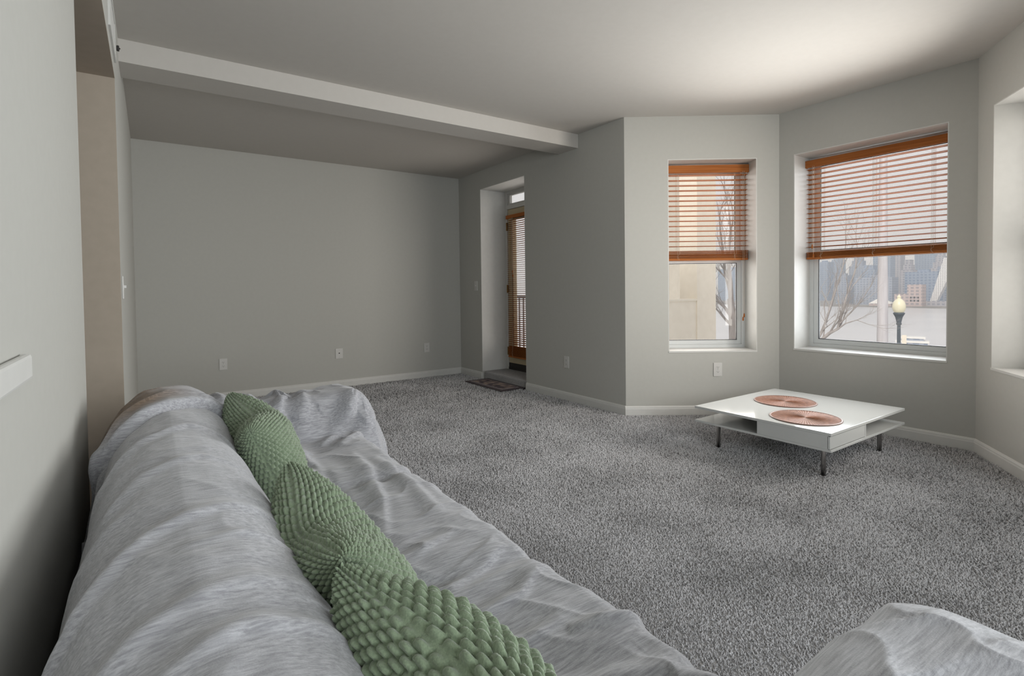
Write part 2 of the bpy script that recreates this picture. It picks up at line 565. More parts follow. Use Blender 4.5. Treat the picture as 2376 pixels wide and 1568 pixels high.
def blind(P, Q, u0, u1, d, ztop, zval, zlast, zs0, zs1, n_open, n_stack, label, cords, cord_u, cord_z, mt=None, tilt=-0.06):
    mt = mt or M['wood']
    P, a, L = frame_of(P, Q)
    base = loc(P, a, (u0 + u1) / 2, d, zs0)
    t = thing('venetian_blind', label, 'blind', base, a)
    hw_ = (u1 - u0) / 2
    h0 = base[2]
    MB().bbox(-hw_ - .006, hw_ + .006, -.036, -.026, zval - h0, ztop - h0, .002).box(-hw_ - .006, -hw_ - .002, -.026, .0, zval - h0, ztop - h0).box(hw_ + .002, hw_ + .006, -.026, .0, zval - h0, ztop - h0).build('valance', mt, t)
    MB().bbox(-hw_ + .002, hw_ - .002, -.022, .026, zval + .012 - h0, ztop - .004 - h0, .002).build('headrail', mt, t)
    me = slat_mesh(-hw_, hw_)
    me.materials.append(mt)
    for k in range(n_open):
        z = zval - .016 + (zlast - (zval - .016)) * k / (n_open - 1)
        o = link('slat', me, mt, t, (0, 0, z - h0))
        o.rotation_euler = (tilt, 0, 0)
    rail_h = .019
    MB().bbox(-hw_, hw_, -.026, .026, 0, rail_h, .003).build('bottom_rail', mt, t)
    for k in range(n_stack):
        z = rail_h + .004 + (zs1 - zs0 - rail_h - .005) * k / max(1, n_stack - 1)
        o = link('slat', me, mt, t, (random.uniform(-.002, .002), random.uniform(-.003, .003), z))
        o.rotation_euler = (random.uniform(-.02, .02), 0, 0)
    for c in cords:                       # ladder cords front and back
        x = -hw_ + c * 2 * hw_
        for y in (-.027, .027):
            m = MB().tube([(x - .004, y, zval - h0 + .02), (x - .004, y, .01)], .0009, 5)
            m.tube([(x + .004, y, zval - h0 + .02), (x + .004, y, zs1 - zs0 + .03), (x + .013, y * 1.35, (zs1 - zs0) * .75), (x - .006, y * 1.4, (zs1 - zs0) * .45), (x + .008, y * 1.2, .004)], .0009, 5)
            m.build('ladder_cord', M['cord'], t)
    x = -hw_ + cord_u * 2 * hw_
    for k, dx in enumerate((0, .012)):
        zb = cord_z[k] - h0
        c = MB().tube([(x + dx, -.04, zval - h0 + .01), (x + dx * .8, -.042, zb + .03)], .0011, 6).build('pull_cord', M['cord'], t)
        MB().lathe([(.001, .036), (.004, .034), (.0065, .02), (.007, .008), (.004, 0), (.0005, 0)], 10, (x + dx * .8, -.042, zb)).build('tassel', mt, c)
    return t


random.seed(4)
blind(PB, PC, W1[0] + .012, W1[1] - .012, .175, 2.165, 2.098, 1.459, 1.334, 1.418, 15, 9,
      'wooden venetian blind half lowered in the narrow window', (.16, .84), .93, (.80, .83))
blind(PC, PD, W2[0] + .012, W2[1] - .012, .215, 2.150, 2.090, 1.425, 1.322, 1.380, 17, 7,
      'wide wooden venetian blind half lowered over the river view', (.12, .5, .87), .055, (1.41, 1.33))

# ------------------------------------------------------------------ balcony door
DP, DA, DL = frame_of((XW, YB), PB)
u0, u1 = DOOR[0], DOOR[1]
dt = thing('door_1', 'cream balcony door with a transom light in a deep recess', 'door', (XW, YB, 0), DA, kind='structure')
DD = .39
MB().box(u0, u0 + .005, 0, DD, .1, 2.325).build('jamb_lining', M['trim'], dt)
MB().box(u1 - .005, u1, 0, DD, .1, 2.325).build('jamb_lining', M['trim'], dt)
MB().box(u0, u1, 0, DD, 2.32, 2.325).build('head_lining', M['trim'], dt)
m = MB()
m.box(u0, u0 + .05, DD - .03, .419, .08, 2.325).box(u1 - .05, u1, DD - .03, .419, .08, 2.325)
m.box(u0 + .05, u1 - .05, DD - .03, .419, 2.29, 2.32).box(u0 + .05, u1 - .05, DD - .03, .419, 2.10, 2.15)
m.build('frame', M['trim'], dt)
tr_ = MB()
tr_.box(u0 + .05, u0 + .085, DD - .01, .415, 2.15, 2.29).box(u1 - .085, u1 - .05, DD - .01, .415, 2.15, 2.29)
tr_.box(u0 + .085, u1 - .085, DD - .01, .415, 2.15, 2.17).box(u0 + .085, u1 - .085, DD - .01, .415, 2.272, 2.29)
tr_ = tr_.build('transom', M['trim'], dt)
MB().box(u0 + .085, u1 - .085, .40, .404, 2.17, 2.272).build('pane', M['glass'], tr_)
l0, l1, lz0, lz1 = u0 + .053, u1 - .053, .13, 2.096
g0, g1, gz0, gz1 = l0 + .115, l1 - .115, .37, 1.965
lf = MB().box(l0, g0, DD - .018, DD + .026, lz0, lz1).box(g1, l1, DD - .018, DD + .026, lz0, lz1)
lf.box(g0, g1, DD - .018, DD + .026, lz0, gz0).box(g0, g1, DD - .018, DD + .026, gz1, lz1)
lf = lf.build('leaf', M['cream'], dt)
MB().box(g0, g1, DD + .002, DD + .008, gz0, gz1).build('pane', M['glass'], lf)
m = MB()
for q in ((g0 - .02, g1 + .02, gz0 - .02, gz0), (g0 - .02, g1 + .02, gz1, gz1 + .02), (g0 - .02, g0, gz0, gz1), (g1, g1 + .02, gz0, gz1)):
    m.box(q[0], q[1], DD - .028, DD - .018, q[2], q[3])
m.build('glazing_bead', M['cream'], lf)
MB().lathe([(.001, -.075), (.022, -.07), (.027, -.055), (.02, -.038), (.01, -.03), (.01, -.012), (.028, -.01), (.028, 0)], 16, (l1 - .05, DD - .018, 1.05), 'y').build('knob', M['brass'], lf)
MB().box(l0, l1, DD - .026, DD - .018, lz0, lz0 + .05).build('door_sweep', M['rubber'], lf)
MB().box(u0 + .05, u1 - .05, DD - .03, .419, .08, .128).build('threshold', M['rubber'], dt)
for z in (1.884, 1.107, .328):
    MB().tube([(l0 - .008, DD - .036, z - .05), (l0 - .008, DD - .036, z + .05)], .007, 8).box(l0 - .02, l0 + .012, DD - .0315, DD - .0305, z - .048, z + .048).build('hinge', M['brass'], dt)

st = MB().bbox(u0 + .004, u1 - .004, .02, DD + .02, 0, .098, .018)
st = st.build('trim_step', M['carpet'], None, (XW, YB, 0), DA)
tag(st, 'carpeted step inside the balcony door recess', 'step', kind='structure')

blind((XW, YB), PB, g0 - .045, g1 + .045, DD - .06, 2.010, 1.965, .425, .26, .40, 62, 14,
      'tall wooden venetian blind covering the balcony door glass', (.15, .85), .2, (1.3, 1.25), M['wood'], tilt=.05)

# ------------------------------------------------------------------ door mat
mt_ = thing('door_mat', 'dark patterned rectangular door mat in front of the carpeted step', 'mat', (3.20, 5.03, .012), 0)
MB().bbox(-.16, .16, -.385, .385, .001, .012, .004).build('border', noise_mat('mat_border', (.05, .04, .045), (.09, .07, .075), (60, 60, 60), 3, .95), mt_)
MB().bbox(-.115, .115, -.335, .335, .0115, .0145, .001).build('band', noise_mat('mat_band', (.22, .19, .20), (.34, .30, .31), (70, 70, 70), 3, .95), mt_)
MB().bbox(-.10, .10, -.315, .315, .0125, .0165, .001).build('field', noise_mat('mat_field', (.06, .045, .055), (.26, .20, .17), (11, 11, 11), 2, .95, lo=.42, hi=.6), mt_)


# ------------------------------------------------------------------ outlets and plates
def plate(name, P, Q, u, z, label, cat, kind='duplex', w=.072, h=.116):
    P, a, L = frame_of(P, Q)
    p = loc(P, a, u, 0, z)
    t = thing(name, label, cat, p, a, group='plates on the walls')
    MB().bbox(-w / 2, w / 2, -.0065, -.0002, -h / 2, h / 2, .002).build('cover_plate', M['plate'], t)
    if kind == 'duplex':
        for s in (-1, 1):
            r = MB()
            pts = [(.0165 * math.cos(q) * (1 if abs(math.sin(q)) < .8 else .98), .0145 * max(-.8, min(.8, math.sin(q))) + s * .0195) for q in [2 * PI * k / 20 for k in range(20)]]
            n = len(pts)
            vs = [(x, -.0085, zz) for x, zz in pts] + [(x, -.006, zz) for x, zz in pts]
            r.add(vs, [tuple(range(n))] + [(i, (i + 1) % n, (i + 1) % n + n, i + n) for i in range(n)])
            r = r.build('receptacle', M['plate'], t)
            q = MB().box(-.0075, -.0055, -.0090, -.0084, s * .0195 - .001, s * .0195 + .008).box(.0055, .0075, -.0090, -.0084, s * .0195 - .001, s * .0195 + .007)
            q.lathe([(.0001, -.0090), (.0026, -.0090), (.0026, -.0084)], 8, (0, 0, s * .0195 - .006), 'y')
            q.build('slots', M['dark'], r)
        MB().lathe([(.0001, -.0082), (.003, -.0078), (.0032, -.006)], 10, (0, 0, 0), 'y').build('screw', M['steel'], t)
    elif kind == 'cable':
        MB().lathe([(.0001, -.016), (.004, -.016), (.0042, -.009), (.0065, -.009), (.0065, -.006)], 12, (0, 0, .004), 'y').build('jack', M['dark'], t)
        for s in (-1, 1):
            MB().lathe([(.0001, -.008), (.003, -.0075), (.0032, -.006)], 10, (0, 0, s * .04), 'y').build('screw', M['steel'], t)
    else:
        MB().box(-.006, .006, -.0075, -.006, -.013, .013).build('switch_slot', M['plate'], t)
        MB().box(-.004, .004, -.017, -.007, -.002, .011).build('toggle', M['plate'], t)
    return t


plate('wall_outlet', (XL, YB), (XW, YB), .592 - XL, .375, 'white duplex outlet on the back wall above the far sofa arm', 'outlet')
plate('cable_outlet', (XL, YB), (XW, YB), 1.759 - XL, .392, 'white cable socket plate in the middle of the back wall', 'outlet', 'cable', .082, .116)
plate('wall_outlet', (XL, YB), (XW, YB), 2.851 - XL, .381, 'white duplex outlet on the back wall near the far corner', 'outlet')
plate('wall_outlet', (XW, YB), PB, YB - 3.923, .381, 'white duplex outlet on the wall right of the balcony door', 'outlet')
plate('wall_outlet', PB, PC, math.hypot(3.978 - PB[0], 2.69 - PB[1]), .394, 'white duplex outlet below the narrow bay window', 'outlet')
plate('light_switch', (XW, YB), PB, YB - 5.638, 1.149, 'white light switch left of the balcony door recess', 'switch', 'switch')
plate('light_switch', (XL, YJ), (XL, YB), .13, 1.134, 'white light switch on the wall strip beyond the hallway opening', 'switch', 'switch')

# door chime disc high on the recess side
# ------------------------------------------------------------------ air vent on the header
vt = thing('air_vent', 'white air return grille high on the left wall header', 'vent', (XL, 2.98, 2.32), 0)
m = MB()
for q in ((-.22, .22, .075, .10), (-.22, .22, -.10, -.075), (-.22, -.195, -.075, .075), (.195, .22, -.075, .075)):
    m.box(.0002, .008, q[0], q[1], q[2], q[3])
m.build('grille_frame', M['trim'], vt)
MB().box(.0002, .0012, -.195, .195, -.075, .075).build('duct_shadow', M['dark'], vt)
lv = MB().add([(.0015, -.195, -.006), (.007, -.195, .004), (.007, .195, .004), (.0015, .195, -.006), (.0015, -.195, -.0045), (.007, -.195, .0055), (.007, .195, .0055), (.0015, .195, -.0045)],
              [(0, 1, 2, 3), (7, 6, 5, 4), (0, 4, 5, 1), (2, 6, 7, 3), (0, 3, 7, 4), (1, 5, 6, 2)]).mesh('louvre')
lv.materials.append(M['trim'])
for k in range(8):
    link('louvre', lv, None, vt, (0, 0, -.064 + .018 * k))
hk = thing('wall_sensor', 'tiny dark sensor on the left wall beside the ceiling beam', 'sensor', (XL, 3.52, 2.412), 0)
MB().bbox(.0002, .012, -.014, .014, -.012, .012, .003).build('housing', M['dark'], hk)
MB().lathe([(.004, .012), (.004, .016), (.0005, .017)], 8, (0, 0, 0), 'x').build('lens', M['rubber'], hk)

# ledge of the pass-through in the near wall
lg = thing('trim_ledge', 'pale grey ledge stub on the wall at the left edge', 'ledge', (XN, .6, .998), 0, kind='structure')
MB().bbox(0, .016, -.5, .64, -.045, .0, .006).build('ledge_board', M['trim'], lg)


# ------------------------------------------------------------------ coffee table
ct = thing('coffee_table', 'low square white lacquered coffee table on short steel legs', 'table', (3.55, 1.80, 0), 0)
tx, ty = .505, .437
MB().bbox(-tx, tx, -ty, ty, .274, .290, .0015).build('table_top', M['white'], ct)
MB().bbox(-tx, tx, -ty, ty, .183, .197, .0015).build('lower_shelf', M['white'], ct)
for s in (1, -1):
    # pinwheel boxes at two opposite corners
    def bx(x0, x1, y0, y1, z0, z1, b=.001):
        if s < 0:
            x0, x1, y0, y1 = -x1, -x0, -y1, -y0
        return MB().bbox(x0, x1, y0, y1, z0, z1, b)
    yq, xq = -.01, -.055
    bx(-tx + .001, -tx + .016, -ty + .016, yq, .197, .274).build('side_panel', M['white'], ct)
    bx(-tx + .016, xq, yq - .014, yq, .197, .274).build('divider', M['white'], ct)
    bx(xq - .014, xq, -ty + .006, yq - .014, .197, .274).build('divider', M['white'], ct)
    dr = bx(-tx + .001, xq - .017, -ty + .006, -ty + .02, .2, .270).build('drawer', M['white'], ct)
for sx in (-1, 1):
    for sy in (-1, 1):
        lg_ = MB().lathe([(.0001, .002), (.0135, .002), (.0135, .183)], 20, (sx * .379, sy * .339, 0)).build('leg', M['steel'], ct)
        MB().lathe([(.0001, 0), (.0155, 0), (.0155, .004), (.0135, .006)], 20, (sx * .379, sy * .339, 0)).build('foot', M['rubber'], lg_)


def placemat(x, y, rz, label):
    t = thing('placemat', label, 'placemat', (x, y, .2902), rz, group='round woven placemats on the coffee table')
    R = .197
    n = 144
    # radial ribs: each second spoke raised
    rings = np.array([.012, .03, .055, .085, .12, .155, .18, .190])
    ang = np.arange(n) * 2 * PI / n
    vs, fs = [(0, 0, .003)], []
    for i, r in enumerate(rings):
        amp = .0011 * min(1, r / .05)
        for k in range(n):
            q = amp if k % 2 else -amp * .6
            vs.append((r * math.cos(ang[k]), r * math.sin(ang[k]), .0032 + q))
    for k in range(n):
        fs.append((0, 1 + k, 1 + (k + 1) % n))
    me = bpy.data.meshes.new('woven_disc')
    for i in range(len(rings) - 1):
        for k in range(n):
            a_, b_ = 1 + i * n + k, 1 + i * n + (k + 1) % n
            fs.append((a_, a_ + n, b_ + n, b_))
    base = len(vs)
    for k in range(n):
        vs.append((.190 * math.cos(ang[k]), .190 * math.sin(ang[k]), 0))
    for k in range(n):
        a_, b_ = 1 + (len(rings) - 1) * n + k, 1 + (len(rings) - 1) * n + (k + 1) % n
        fs.append((a_, base + k, base + (k + 1) % n, b_))
    me.from_pydata(vs, [], fs)
    link('woven_disc', me, M['mat_weave'], t)
    MB().lathe([(.1885, 0), (.197, .0005), (.1985, .003), (.196, .0055), (.191, .006), (.188, .004)], 96).build('rim', M['mat_rim'], t)
    return t


M['mat_weave'] = noise_mat('copper_weave', (.15, .062, .036), (.26, .12, .072), (60, 60, 60), 3, .6, spec=.22, lo=.3, hi=.7)
M['mat_rim'] = mat('placemat_rim', (.16, .075, .05), .45)
placemat(3.645, 1.935, .1, 'round copper brown woven placemat farther from the camera')
placemat(3.29, 1.622, .5, 'round copper brown woven placemat nearer the front table corner')


# ------------------------------------------------------------------ outdoors: balcony side
nb = thing('neighbouring_wing', 'cream stucco building wing seen through the narrow window', 'building', (6.6, 4.9, -9.0), 0)
MB().box(5.6 - 6.6, 5.985 - 6.6, 4.07 - 4.9, 4.33 - 4.9, 0, 17).build('corner_pier', M['stucco'], nb)
MB().box(3.95 - 6.6, 5.60 - 6.6, 4.085 - 4.9, 4.205 - 4.9, 0, 9.93).build('parapet', M['stucco'], nb)
MB().box(3.95 - 6.6, 5.60 - 6.6, 4.075 - 4.9, 4.215 - 4.9, 9.93, 9.955).build('coping', M['stucco'], nb)
MB().box(7.2 - 6.6, 8.72 - 6.6, 6.0 - 4.9, 9.0 - 4.9, 0, 17).build('recessed_wall', M['stucco_shade'], nb)
M['rail'] = mat('balcony_metal', (.10, .09, .085), .5)
M['slab'] = noise_mat('balcony_concrete', (.55, .52, .48), (.62, .59, .55), (10, 10, 10), 4, .9, .1, .002)
bl = thing('balcony', 'small concrete balcony with dark metal railing outside the door', 'balcony', (4.5, 6.0, -.22), 0)
MB().box(3.80 - 4.5, 5.25 - 4.5, 4.5 - 6, 8.2 - 6, 0, .18).build('slab', M['slab'], bl)
rb = MB()
rb.box(5.17 - 4.5, 5.21 - 4.5, 4.5 - 6, 8.2 - 6, 1.17, 1.21).box(5.18 - 4.5, 5.2 - 4.5, 4.5 - 6, 8.2 - 6, .26, .285)
rb = rb.build('railing', M['rail'], bl)
bal = MB().box(-.009, .009, -.009, .009, .285, 1.17).mesh('baluster')
bal.materials.append(M['rail'])
for k in range(31):
    link('baluster', bal, None, rb, (5.19 - 4.5, 4.56 - 6 + k * .12, 0))


# ------------------------------------------------------------------ outdoors: pole, lamp post
M['pole'] = noise_mat('galvanised_pole', (.52, .50, .52), (.60, .58, .60), (20, 20, 2), 3, .5)
M['post'] = mat('lamp_post_paint', (.10, .12, .14), .45)
M['globe'] = mat('opal_globe', (.80, .76, .58), .3)
po = thing('street_pole', 'tall smooth grey pole standing outside the wide window', 'pole', (11, 4.05, -10), 0)
MB().lathe([(.18, 0), (.18, .5), (.096, .52), (.088, 10), (.062, 13.2), (.052, 16), (.001, 16.02)], 24).build('shaft', M['pole'], po)
MB().lathe([(.22, 0), (.22, .05), (.19, .09), (.18, .1)], 24).build('base_flange', M['pole'], po)
lp = thing('street_lamp', 'globe street lamp on a dark post outside the wide window', 'lamp', (14, 4.83, -10), 0)
MB().lathe([(.16, 0), (.16, .3), (.08, .45), (.062, .6), (.036, 9.9), (.034, 10.2)], 20).build('post', M['post'], lp)
MB().lathe([(.034, 10.18), (.055, 10.2), (.045, 10.24), (.07, 10.36), (.10, 10.42), (.115, 10.45), (.09, 10.47), (.001, 10.47)], 20).build('collar', M['post'], lp)
MB().lathe([(.08, 10.46), (.11, 10.50), (.128, 10.57), (.126, 10.64), (.105, 10.71), (.07, 10.755), (.04, 10.775), (.035, 10.80), (.045, 10.815), (.03, 10.84), (.012, 10.86), (.001, 10.88)], 24).build('globe', M['globe'], lp)
MB().bbox(-.012, .0, -.15, -.06, 9.68, 9.96, .002).build('sign_plate', M['stucco'], lp)


# ------------------------------------------------------------------ outdoors: bare trees
M['bark'] = noise_mat('pale_bark', (.36, .33, .32), (.48, .45, .44), (12, 12, 3), 4, .9, .3, .01)


def tree(label, base, trunk, limbs, seed, depth=4, spread=.55):
    rnd = random.Random(seed)
    t = thing('bare_tree', label, 'tree', base, 0, group='bare trees outside the bay')
    mb = MB()
    n_tw = [0]

    def grow(p, d, L, r, k):
        pts = [p]
        rr = [r]
        steps = 4
        for i in range(steps):
            d = (d + Vector((rnd.uniform(-1, 1), rnd.uniform(-1, 1), rnd.uniform(-.6, 1))) * .16).normalized()
            p = p + d * (L / steps)
            pts.append(p)
            rr.append(r * (1 - .5 * (i + 1) / steps))
            if k > 0 and i >= 1:
                for q in range(1 if i < steps - 1 else 2):
                    s = Vector((rnd.uniform(-1, 1), rnd.uniform(-1, 1), rnd.uniform(-.3, .9)))
                    nd = (d + s * spread * 1.25).normalized()
                    grow(p, nd, L * rnd.uniform(.45, .7), rr[-1] * .62, k - 1)
        mb.tube(pts, rr, 4 if k < 2 else 6, cap=False)
    b = Vector(base)
    tp = [Vector(q) - b for q in trunk[0]]
    MB().tube(tp, trunk[1], 10).build('trunk', M['bark'], t)
    for (pts, r0, r1, k) in limbs:
        q = [Vector(x) - b for x in pts]
        n = len(q)
        rr = [r0 + (r1 - r0) * i / (n - 1) for i in range(n)]
        mb.tube(q, rr, 6, cap=False)
        for i in range(1, n):
            dd = (q[i] - q[i - 1]).normalized()
            for _ in range(2):
                s = Vector((rnd.uniform(-1, 1), rnd.uniform(-1, 1), rnd.uniform(-.4, .8)))
                grow(q[i], (dd + s * spread * 1.3).normalized(), rnd.uniform(.35, .6) * k, rr[i] * .5, depth - 2)
        grow(q[-1], (q[-1] - q[-2]).normalized(), .5 * k, r1, depth - 2)
    mb.build('branches', M['bark'], t)
    return t


tree('bare tree with a pale trunk behind the cream pier', (12, 7.66, -10), ([(12, 7.66, -10), (12, 7.66, -4), (12, 7.66, -.3), (12, 7.69, .35), (11.95, 7.72, .8)], [.28, .2, .11, .095, .075]),
     [([(11.98, 7.7, .5), (12, 7.75, 1.0), (12.05, 7.92, 1.45), (12.1, 8.02, 1.95), (12.1, 8.1, 2.6)], .075, .02, 1.3),
      ([(11.97, 7.71, .7), (11.9, 7.68, 1.2), (11.9, 7.75, 1.8), (11.95, 7.7, 2.5), (12, 7.8, 3.1)], .07, .018, 1.3),
      ([(12, 7.69, .3), (12.1, 7.95, .55), (12.1, 8.2, .8), (12.1, 8.4, 1.2)], .05, .015, 1.2),
      ([(12, 7.68, .2), (12, 7.55, .6), (12.1, 7.45, 1.1), (12.1, 7.4, 1.7)], .05, .015, 1.2),
      ([(12, 7.67, .1), (12.05, 7.9, .25), (12.05, 8.15, .5), (12.1, 8.3, .6)], .04, .012, 1.1)], 3)
tree('slender bare tree branching up in front of the river', (9, 4.6, -10), ([(9, 4.62, -10), (9, 4.6, -4), (9, 4.5, -.9), (9, 4.4, -.1), (9, 4.28, .12)], [.14, .10, .05, .036, .028]),
     [([(9, 4.28, .12), (9, 4.06, .33), (9, 3.93, .41), (9, 3.89, .62), (9, 3.80, .95), (9, 3.68, 1.35), (9, 3.66, 1.7)], .03, .007, .75),
      ([(9, 4.35, .0), (9, 4.17, .36), (9, 4.05, .72), (9, 3.96, 1.04), (9, 3.86, 1.4), (9, 3.82, 1.75)], .024, .006, .75),
      ([(9, 3.9, .50), (9, 3.76, .66), (9, 3.62, .82), (9, 3.55, .95)], .014, .005, .6),
      ([(9, 3.96, .38), (9, 3.82, .50), (9, 3.66, .56), (9, 3.5, .50)], .013, .004, .6),
      ([(9, 4.15, .27), (9, 4.12, .5), (9, 4.14, .8), (9, 4.05, 1.05)], .012, .004, .6)], 11, depth=4, spread=.5)

# ------------------------------------------------------------------ outdoors: river, far shore, skyline
M['water'] = noise_mat('river_water', (.66, .65, .66), (.74, .73, .73), (.02, .02, .02), 4, .3, .15, .4, spec=.6)
wt = MB().box(20, 805, -900, 1500, -29.5, -29.0).build('river', M['water'])
tag(wt, 'pale calm river between the building and the city', 'river', kind='structure')
M['bank'] = noise_mat('near_bank', (.30, .29, .26), (.38, .36, .33), (1, 1, 1), 4, .95)
bk = MB().box(4.9, 20, -900, 1500, -29.5, -10).build('ground', M['bank'])
tag(bk, 'ground far below the windows', 'ground', kind='structure')
M['shore'] = noise_mat('far_shore', (.24, .23, .22), (.36, .34, .33), (.06, .06, .06), 4, .95)
sh = MB().box(804, 1400, -900, 1500, -29.5, -27.0).build('far_shore', M['shore'])
tag(sh, 'low far river bank under the skyline', 'ground', kind='structure')


def windows_mat(name, wallc, winc, su, sv):
    """facade too far away to tell its windows apart: fine grid of darker panes"""
    m = mat(name, wallc, .7)
    n = m.node_tree.nodes
    L = m.node_tree.links
    b = n['Principled BSDF']
    t = n.new('ShaderNodeTexCoord')
    sp_ = n.new('ShaderNodeSeparateXYZ')
    L.new(t.outputs['Object'], sp_.inputs[0])
    ad = n.new('ShaderNodeMath')
    ad.operation = 'ADD'
    L.new(sp_.outputs['X'], ad.inputs[0])
    L.new(sp_.outputs['Y'], ad.inputs[1])
    res = []
    for src, sc_ in ((ad.outputs[0], su), (sp_.outputs['Z'], sv)):
        mu = n.new('ShaderNodeMath')
        mu.operation = 'MULTIPLY'
        mu.inputs[1].default_value = sc_
        L.new(src, mu.inputs[0])
        fr_ = n.new('ShaderNodeMath')
        fr_.operation = 'FRACT'
        L.new(mu.outputs[0], fr_.inputs[0])
        gt = n.new('ShaderNodeMath')
        gt.operation = 'GREATER_THAN'
        gt.inputs[1].default_value = .42
        L.new(fr_.outputs[0], gt.inputs[0])
        res.append(gt)
    mm = n.new('ShaderNodeMath')
    mm.operation = 'MULTIPLY'
    L.new(res[0].outputs[0], mm.inputs[0])
    L.new(res[1].outputs[0], mm.inputs[1])
    mx = n.new('ShaderNodeMix')
    mx.data_type = 'RGBA'
    mx.inputs['A'].default_value = (*wallc, 1)
    mx.inputs['B'].default_value = (*winc, 1)
    L.new(mm.outputs[0], mx.inputs['Factor'])
    L.new(mx.outputs['Result'], b.inputs['Base Color'])
    return m


FM = [windows_mat('facade_blue_glass', (.34, .41, .52), (.20, .28, .42), .22, .26),
      windows_mat('facade_grey_stone', (.50, .49, .53), (.28, .30, .37), .2, .27),
      windows_mat('facade_slate', (.38, .42, .50), (.22, .27, .36), .25, .3),
      windows_mat('facade_pinkish_brick', (.56, .46, .44), (.32, .29, .31), .18, .24)]
# (px-free) list: y centre, width, height above water, distance, steps, facade, label
TOWERS = [
    (371, 16, 62, 860, 0, 0, 'blue glass slab at the far left of the skyline'),
    (352, 12, 72, 845, 1, 0, 'stepped blue tower behind the bare branches'),
    (345, 15, 42, 825, 0, 2, 'low slate block at the left of the skyline'),
    (326, 19, 69, 850, 2, 2, 'stepped slate tower left of the grey pole'),
    (312, 16, 55, 832, 1, 0, 'mid height blue tower with a setback'),
    (296, 20, 70, 840, 0, 0, 'broad blue glass tower beside the grey pole'),
    (282, 15, 77, 870, 0, 1, 'tall pale stone tower behind the grey pole'),
    (306, 44, 38, 818, 0, 2, 'long low slate block along the shore'),
    (268, 13, 60, 828, 2, 1, 'stepped grey tower just right of the grey pole'),
    (249, 21, 78, 846, 1, 0, 'tallest blue glass tower right of the grey pole'),
    (234, 20, 70, 866, 3, 1, 'grey stone tower with a stepped crown'),
    (225, 22, 50, 838, 0, 2, 'slate block behind the sloped white tower'),
    (208, 26, 76, 880, 0, 2, 'slate tower at the right end of the skyline'),
    (253, 34, 44, 822, 0, 0, 'blue block below the tallest tower'),
    (400, 30, 60, 850, 1, 2, 'slate tower left of the window view'),
    (430, 26, 78, 870, 2, 0, 'blue tower far left beyond the window view'),
    (470, 34, 66, 850, 1, 1, 'grey stone tower seen behind the bare tree'),
    (520, 40, 58, 850, 0, 0, 'blue slab seen behind the bare tree trunk'),
    (185, 24, 66, 850, 1, 1, 'grey stone tower hidden by the window edge'),
]
for it, (yc, w, h, x, stp, fi, lab) in enumerate(sorted(TOWERS, key=lambda q: q[2])):
    x = 836 + 24 * it
    kx = x / 800.0
    yc, w, h = yc * kx, w * kx, (h - 28.1) * kx + 28.1
    t = thing('tower', lab, 'building', (x, yc, -27.0), 0, group='far skyline')
    k = 1.0
    MB().box(0, 22, -w / 2, w / 2, 0, h * (1 - .12 * stp)).build('tower_body', FM[fi], t)
    for i in range(stp):
        k *= .68
        z0 = h * (1 - .12 * (stp - i))
        MB().box(2 + i, 18 - i, -w / 2 * k, w / 2 * k, z0, z0 + h * .12).build('setback', FM[fi], t)
    if stp == 0:
        MB().box(6, 14, -w * .2, w * .15, h, h + 3).build('roof_plant', FM[fi], t)
# low brick warehouse with a row of dark windows
wh = thing('warehouse', 'pinkish brick warehouse on the far shore beside the street lamp', 'building', (808, 266, -27), 0)
MB().box(0, 14, -12, 4, 0, 28).box(0, 14, 4, 18, 0, 16).build('brick_body', FM[3], wh)
for i in range(3):
    for j in range(2):
        MB().box(-.15, .1, -9 + i * 4, -7.2 + i * 4, 6 + j * 4, 8.4 + j * 4).build('warehouse_window', M['dark'], wh)
# white sloped tower with rows of windows
M['whitestone'] = windows_mat('white_panel_facade', (.85, .85, .85), (.40, .41, .44), .45, .5)
sl = thing('sloped_tower', 'white sloping wedge shaped tower at the right of the skyline', 'building', (824, 242.5, -27), 0)
prof = [(8, 6.5), (1, 6.5), (-9.5, 33), (-10.5, 40), (-10.5, 61), (-6, 61)]
n = len(prof)
mb = MB()
mb.add([(0, y, z) for y, z in prof] + [(9, y, z) for y, z in prof], [tuple(range(n)), tuple(range(n, 2 * n))[::-1]] + [(i, (i + 1) % n, (i + 1) % n + n, i + n) for i in range(n)])
mb.build('sloped_body', M['whitestone'], sl)
MB().box(-.5, 11, -14, 13, 0, 6.5).build('podium', FM[1], sl)
# white tent roofed pier shed
M['tent'] = mat('white_membrane', (.82, .81, .78), .8)
ps = thing('pier_shed', 'white peaked pier shed on the far shore left of the pole', 'building', (806, 300, -27), 0)
MB().box(0, 14, -13, 13, 0, 3).build('shed_wall', FM[3], ps)
MB().add([(0, -13.5, 3), (0, 13.5, 3), (14, 13.5, 3), (14, -13.5, 3), (7, 5, 9.5), (7, -6, 7.5)], [(0, 1, 4, 5), (1, 2, 4), (2, 3, 5, 4), (3, 0, 5), (3, 2, 1, 0)]).build('peaked_roof', M['tent'], ps)
# moored white boat
bt = thing('boat', 'small white layered boat on the river beside the lamp post', 'boat', (290, 96.2, -29), .3)
MB().prism([(-3, -8), (3, -8), (3, 5), (1.6, 8.5), (0, 9.5), (-1.6, 8.5), (-3, 5)], -.2, 2.0).build('hull', M['tent'], bt)
MB().box(-2.4, 2.4, -7, 4, 2.0, 3.2).build('lower_deck', FM[2], bt)
MB().box(-2.8, 2.8, -7.6, 4.8, 3.2, 4.2).build('upper_deck', M['tent'], bt)
MB().box(-2.2, 2.2, -5.6, 2, 4.2, 5.2).build('cabin', FM[2], bt)
MB().box(-2.5, 2.5, -6.2, 2.8, 5.2, 6.0).build('roof', M['tent'], bt)
